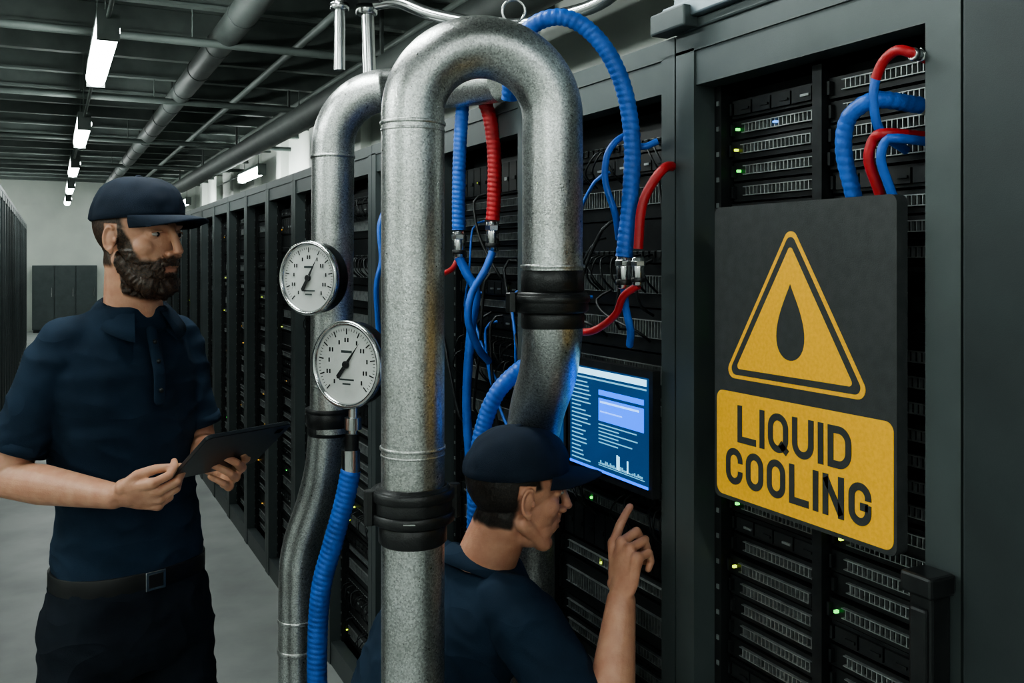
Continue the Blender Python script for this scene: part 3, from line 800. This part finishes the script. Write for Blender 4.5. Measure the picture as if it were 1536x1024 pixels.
def arm(mb,sh,el,wr,k=1.0,start=.45):
    sh=V(sh);el=V(el);wr=V(wr)
    mb.cap(sh.lerp(el,start),el,.046*k,.040*k,seg=24)
    mb.cap(el,el.lerp(wr,.35),.040*k,.0425*k,seg=24); mb.cap(el.lerp(wr,.35),wr,.0425*k,.0265*k,seg=24)
def ringF(c,F,L,a,b,n=40,p=2.3,U=None):
    out=[]
    for i in range(n):
        t=2*math.pi*i/n; ct,st=math.cos(t),math.sin(t)
        x=abs(ct)**(2/p)*(1 if ct>=0 else -1); y=abs(st)**(2/p)*(1 if st>=0 else -1)
        out.append(V(c)+F*(b*x)+L*(a*y))
    return out
def sleeve(mb,sh,el,t1,r0,r1,n=28,start=-.02):
    sh=V(sh);el=V(el);d=(el-sh).normalized();u=d.orthogonal().normalized();w=d.cross(u);R=[]
    for k in range(9):
        t=start+(t1-start)*k/8; r=r0+(r1-r0)*k/8
        if k==0:r*=.8
        R.append([sh.lerp(el,t)+(u*math.cos(2*math.pi*j/n)+w*math.sin(2*math.pi*j/n))*r for j in range(n)])
    mb.solid(R)
def hem(mb,sh,el,t,r,h,mat=0):
    sh=V(sh);el=V(el);d=(el-sh).normalized();c=sh.lerp(el,t);u=d.orthogonal().normalized();w=d.cross(u);R=[]
    for off,rr in ((-h,r-.001),(-h,r+.002),(0,r+.002),(.001,r-.001),(-.01,r-.006)):
        R.append([c+d*off+(u*math.cos(2*math.pi*j/36)+w*math.sin(2*math.pi*j/36))*rr for j in range(36)])
    mb.loft(R,mat,True,False)
def wrinkle(amp):
    def f(c,n):
        q=V((c.x*9+c.z*5,c.y*9-c.z*4,c.z*11)); w=noise.noise(q)+.5*noise.noise(q*2.3)
        w=1-2*abs(w)**.7
        return c+n*(amp*(w-.2))
    return f
def collar_mesh(mb,c,F,mat,tilt=None,r0=.064,open_=24):
    F=V(F).normalized();L=Z.cross(F); T=tilt or Matrix.Identity(3); c=V(c)
    n=48; rows=[]
    for i in range(n+1):
        th=math.radians(open_+(360-2*open_)*i/n); fr=max(0,math.cos(th))
        d=F*math.cos(th)+L*math.sin(th)
        row=[]
        back=max(0,-math.cos(th))
        zt=.030+.012*back-.022*fr
        dr=.034+.030*fr**1.5
        for (rr,zz) in ((r0-.002,zt-.03),(r0-.001,zt-.004),(r0+.004,zt),(r0+.011,zt-.005),(r0+.021+.012*fr,zt-dr*.5),(r0+.031+.024*fr,zt-dr),(r0+.027+.024*fr,zt-dr-.001),(r0+.014,zt-dr*.6)):
            row.append(c+T@(d*rr+Z*zz))
        rows.append(row)
    m=len(rows[0]); vs=[p for r_ in rows for p in r_]; fs=[]
    for i in range(n):
        for j in range(m-1): fs.append((i*m+j,(i+1)*m+j,(i+1)*m+j+1,i*m+j+1))
    mb.add(vs,fs,mat,True)

# ---- standing technician
F=S(.73,-.68,0).normalized(); L=Z.cross(F)
kids=[]
hp=S(-.798,2.0,1.662)
nb=S(-.825,2.035,1.50)
kids+=make_head(S(.92,-.39,0),hp,math.radians(3),True,M_SKIN,nb,'')
shR=S(-.938,1.94,1.448); shL=S(-.765,2.128,1.448)
elR=S(-1.030,1.90,1.175); wrR=S(-.768,1.80,1.165)
elL=S(-.722,2.16,1.19); wrL=S(-.612,1.985,1.172)
mb=MB()
tor=[(.945,-.845,2.06,.160,.118),(1.0,-.845,2.06,.156,.113),(1.10,-.848,2.055,.148,.106),(1.20,-.852,2.05,.152,.110),(1.30,-.856,2.045,.163,.118),(1.38,-.858,2.04,.164,.118),(1.44,-.852,2.04,.142,.100),(1.485,-.843,2.04,.106,.080),(1.52,-.83,2.037,.074,.066)]
mb.solid([ringF(S(x,d,z),F,L,a,b) for (z,x,d,a,b) in tor])
for sh,el in ((shR,elR),(shL,elL)):
    mb.cap(S(-.84,2.04,1.462),sh,.050,.050,seg=24)
    sleeve(mb,sh,el,.80,.055,.057)
kids.append(remesh(mb,'polo_shirt',M_SHIRT,.0055,5,wrinkle(.0055)))
mb=MB()
hem(mb,shR,elR,.80,.0560,.022); hem(mb,shL,elL,.80,.0560,.022)
collar_mesh(mb,S(-.825,2.037,1.500),F,0)
pb=S(-.825,2.037,0)
for i in range(7):
    z=1.468-.02*i; f_=lambda q:min(.119,.080+(1.475-q)*.42)
    p=pb+F*f_(z); p=V((p.x,p.y,z)); q=pb+F*f_(z-.02); q=V((q.x,q.y,z-.02))
    mb.cap(p,q,.013,.013,0,10,fl=(F,.35))
    if i in (1,3,6): mb.ell(p+F*.006,(.005,.005,.005),None,1)
kids.append(mb.obj('collar_and_placket',[M_SHIRT,M_SERV2]))
mb=MB()
R_=[ringF(S(-.845,2.06,z),F,L,a,b,48) for z,a,b in ((.925,.158,.114),(.925,.164,.121),(.962,.164,.121),(.962,.158,.115))]
mb.loft(R_,0,True,False)
bc=S(-.845,2.06,.943)+F*.122
Mx=Matrix.Translation(bc)@Matrix(((F.x,L.x,0),(F.y,L.y,0),(F.z,L.z,1))).to_4x4()
mb.box((-.002,-.022,-.02),(.004,.022,.02),1,Mx); mb.box((.003,-.016,-.014),(.0055,.016,.014),0,Mx)
kids.append(mb.obj('belt',[M_BELT,M_CHR],bevel=.001))
mb=MB()
mb.solid([ringF(S(-.845,2.06,z),F,L,a,b) for z,a,b in ((.95,.156,.112),(.90,.168,.124),(.84,.176,.130),(.78,.175,.128),(.74,.15,.10))])
for s in (-1,1):
    hpj=S(-.845,2.06,.84)+L*s*.088; kn=S(-.845,2.06,.48)+L*s*.115+F*.02; an=S(-.845,2.06,.10)+L*s*.13-F*.01
    mb.cap(hpj,kn,.100,.076,seg=28); mb.cap(kn,an,.076,.064,seg=28)
    pc=hpj.lerp(kn,.75)+L*s*.070; mb.ell(pc,(.045,.045,.075))
kids.append(remesh(mb,'trousers',M_PANT,.0075,5,wrinkle(.006)))
mb=MB()
for s in (-1,1):
    an=S(-.845,2.06,.0)+L*s*.13-F*.01
    mb.cap(an+Z*.06,an+Z*.13,.045,.05); mb.cap(an+Z*.042-F*.03,an+Z*.036+F*.15,.040,.036,fl=(Z,.95))
    mb.ell(an+F*.14+Z*.034,(.05,.05,.034))
    mb.solid([ringF(an+F*.06+Z*z,F,L,.046,.135,32) for z in (0.0,.02)])
kids.append(remesh(mb,'boots',M_SHOE,.006,2))
mb=MB(); arm(mb,shR,elR,wrR,.94)
hand(mb,wrR,S(.93,-.10,.06),S(.0,.80,.55),1,[(30,50,35),(36,52,35),(42,55,38),(50,60,40)],[(.85,.50,.35),(1,.0,.45),(1,-.2,.35)])
zero=lambda c:(0,0)
kids.append(remesh(mb,'right_arm',M_SKIN,.0022,3,None,zero))
mb=MB(); arm(mb,shL,elL,wrL,.92)
hand(mb,wrL,S(.55,-.80,.15),S(-.75,-.35,.5),-1,[(35,45,30),(38,48,30),(40,50,32),(45,52,35)],[(.8,.55,.3),(1,.1,.4),(1,-.1,.3)])
kids.append(remesh(mb,'left_arm',M_SKIN,.0022,3,None,zero))
group('technician',S(-.845,2.06,0),kids)

# tablet
P1=S(-.665,1.815,1.195);Wv=S(.115,.155,0);Uv=S(.096,-.089,.092)
nn=Uv.cross(Wv).normalized()
Wn,Un=Wv.normalized(),Uv.normalized()
Mt=Matrix(((Wn.x,Un.x,nn.x,P1.x),(Wn.y,Un.y,nn.y,P1.y),(Wn.z,Un.z,nn.z,P1.z),(0,0,0,1)))
mb=MB(); w,h=Wv.length*1.03,Uv.length*1.08
def rr3(z,ins=0): return [Mt@V((p[0]+w/2,p[1]+h/2,z)) for p in rrect(0,0,w-2*ins,h-2*ins,.012-ins*.5)]
mb.loft([rr3(-.0045,.0015),rr3(-.003),rr3(.003),rr3(.0045,.0015)],0,False)
mb.box((.010,.010,.0046),(w-.010,h-.010,.005),1,Mt); mb.box((w-.03,h-.03,-.0055),(w-.015,h-.015,-.004),1,Mt)
t=mb.obj('tablet_computer',[M_TAB,M_TABS])

# ---- kneeling technician
F=S(.80,.60,0).normalized(); L=Z.cross(F)
kids=[]
hp=S(.010,1.75,1.180); nb=S(-.055,1.80,1.03)
kids+=make_head(S(.95,.31,0),hp,math.radians(6),False,M_SKIN2,nb,'',.95)
shR=S(.005,1.705,.985); shL=S(-.165,1.955,.985)
elR=S(.160,1.60,.775); wrR=S(.197,1.685,1.005)
elL=S(-.09,1.93,.72); wrL=S(.04,1.80,.60)
mb=MB()
tor=[(.42,-.27,1.875,.170,.135),(.50,-.265,1.875,.168,.130),(.60,-.235,1.872,.158,.122),(.70,-.20,1.867,.162,.122),(.80,-.16,1.86,.174,.130),(.90,-.115,1.85,.182,.128),(.96,-.09,1.84,.168,.112),(1.005,-.07,1.825,.125,.09),(1.04,-.06,1.815,.078,.068)]
mb.solid([ringF(S(x,d,z),F,L,a,b) for (z,x,d,a,b) in tor])
for sh,el in ((shR,elR),(shL,elL)):
    mb.cap(S(-.08,1.83,.975),sh,.062,.058,seg=24)
    sleeve(mb,sh,el,.72,.066,.062)
kids.append(remesh(mb,'polo_shirt',M_SHIRT,.0055,5,wrinkle(.0055)))
mb=MB(); hem(mb,shR,elR,.72,.0610,.022); hem(mb,shL,elL,.72,.0610,.022)
collar_mesh(mb,S(-.055,1.812,1.020),F,0,Matrix.Rotation(math.radians(14),3,F.cross(Z)*-1))
kids.append(mb.obj('collar',[M_SHIRT,M_PANT]))
mb=MB()
mb.solid([ringF(S(-.268,1.875,z),F,L,a,b) for z,a,b in ((.50,.160,.125),(.44,.178,.145),(.38,.175,.14),(.33,.13,.10))])
hR=S(-.21,1.80,.43);hL=S(-.30,1.97,.42)
kR=S(.135,1.735,.50);aR=S(.09,1.76,.11); kL=S(-.08,2.03,.085);aL=S(-.47,2.06,.075)
mb.cap(hR,kR,.098,.075,seg=28);mb.cap(kR,aR,.075,.058,seg=28)
mb.cap(hL,kL,.098,.08,seg=28);mb.cap(kL,aL,.078,.058,seg=28)
kids.append(remesh(mb,'trousers',M_PANT,.0075,5,wrinkle(.006)))
mb=MB()
mb.cap(aR+Z*-.05,aR+Z*.03,.045,.05); mb.cap(S(.05,1.755,.042),S(.22,1.765,.036),.040,.036)
mb.cap(aL,S(-.52,2.06,.06),.05,.045); mb.cap(S(-.53,2.06,.09),S(-.55,2.06,.05),.04,.042)
kids.append(remesh(mb,'boots',M_SHOE,.006,2))
mb=MB(); arm(mb,shR,elR,wrR,1.0)
hand(mb,wrR,S(.10,.08,1.0),S(.80,.55,0),1,[(24,10,5),(62,80,40),(68,82,45),(72,80,45)],[(.8,.3,.6),(.8,-.2,.7),(.7,-.4,.6)],1.06)
kids.append(remesh(mb,'right_arm',M_SKIN2,.0022,3,None,zero))
mb=MB(); arm(mb,shL,elL,wrL,.98)
hand(mb,wrL,S(.8,-.45,-.2),S(0,0,-1),-1,[(15,20,12)]*4,[(.6,.8,.2),(.9,.3,.3),(1,.1,.2)])
kids.append(remesh(mb,'left_arm',M_SKIN2,.0022,3,None,zero))
group('technician.001',S(-.2,1.87,0),kids)

# ---------------------------------------------------------------- world + camera
w=bpy.data.worlds.new('World'); scene.world=w; w.use_nodes=True
bg=w.node_tree.nodes['Background']; bg.inputs['Color'].default_value=(.55,.75,.85,1); bg.inputs['Strength'].default_value=.05
cam=bpy.data.cameras.new('Camera'); co=bpy.data.objects.new('Camera',cam); coll.objects.link(co)
co.location=(0,0,H_CAM); co.rotation_euler=(math.pi/2,0,-YAW)
cam.sensor_width=36; cam.lens=36*1400/1536; cam.shift_y=-(512-390)/1536; cam.clip_start=.05
scene.camera=co
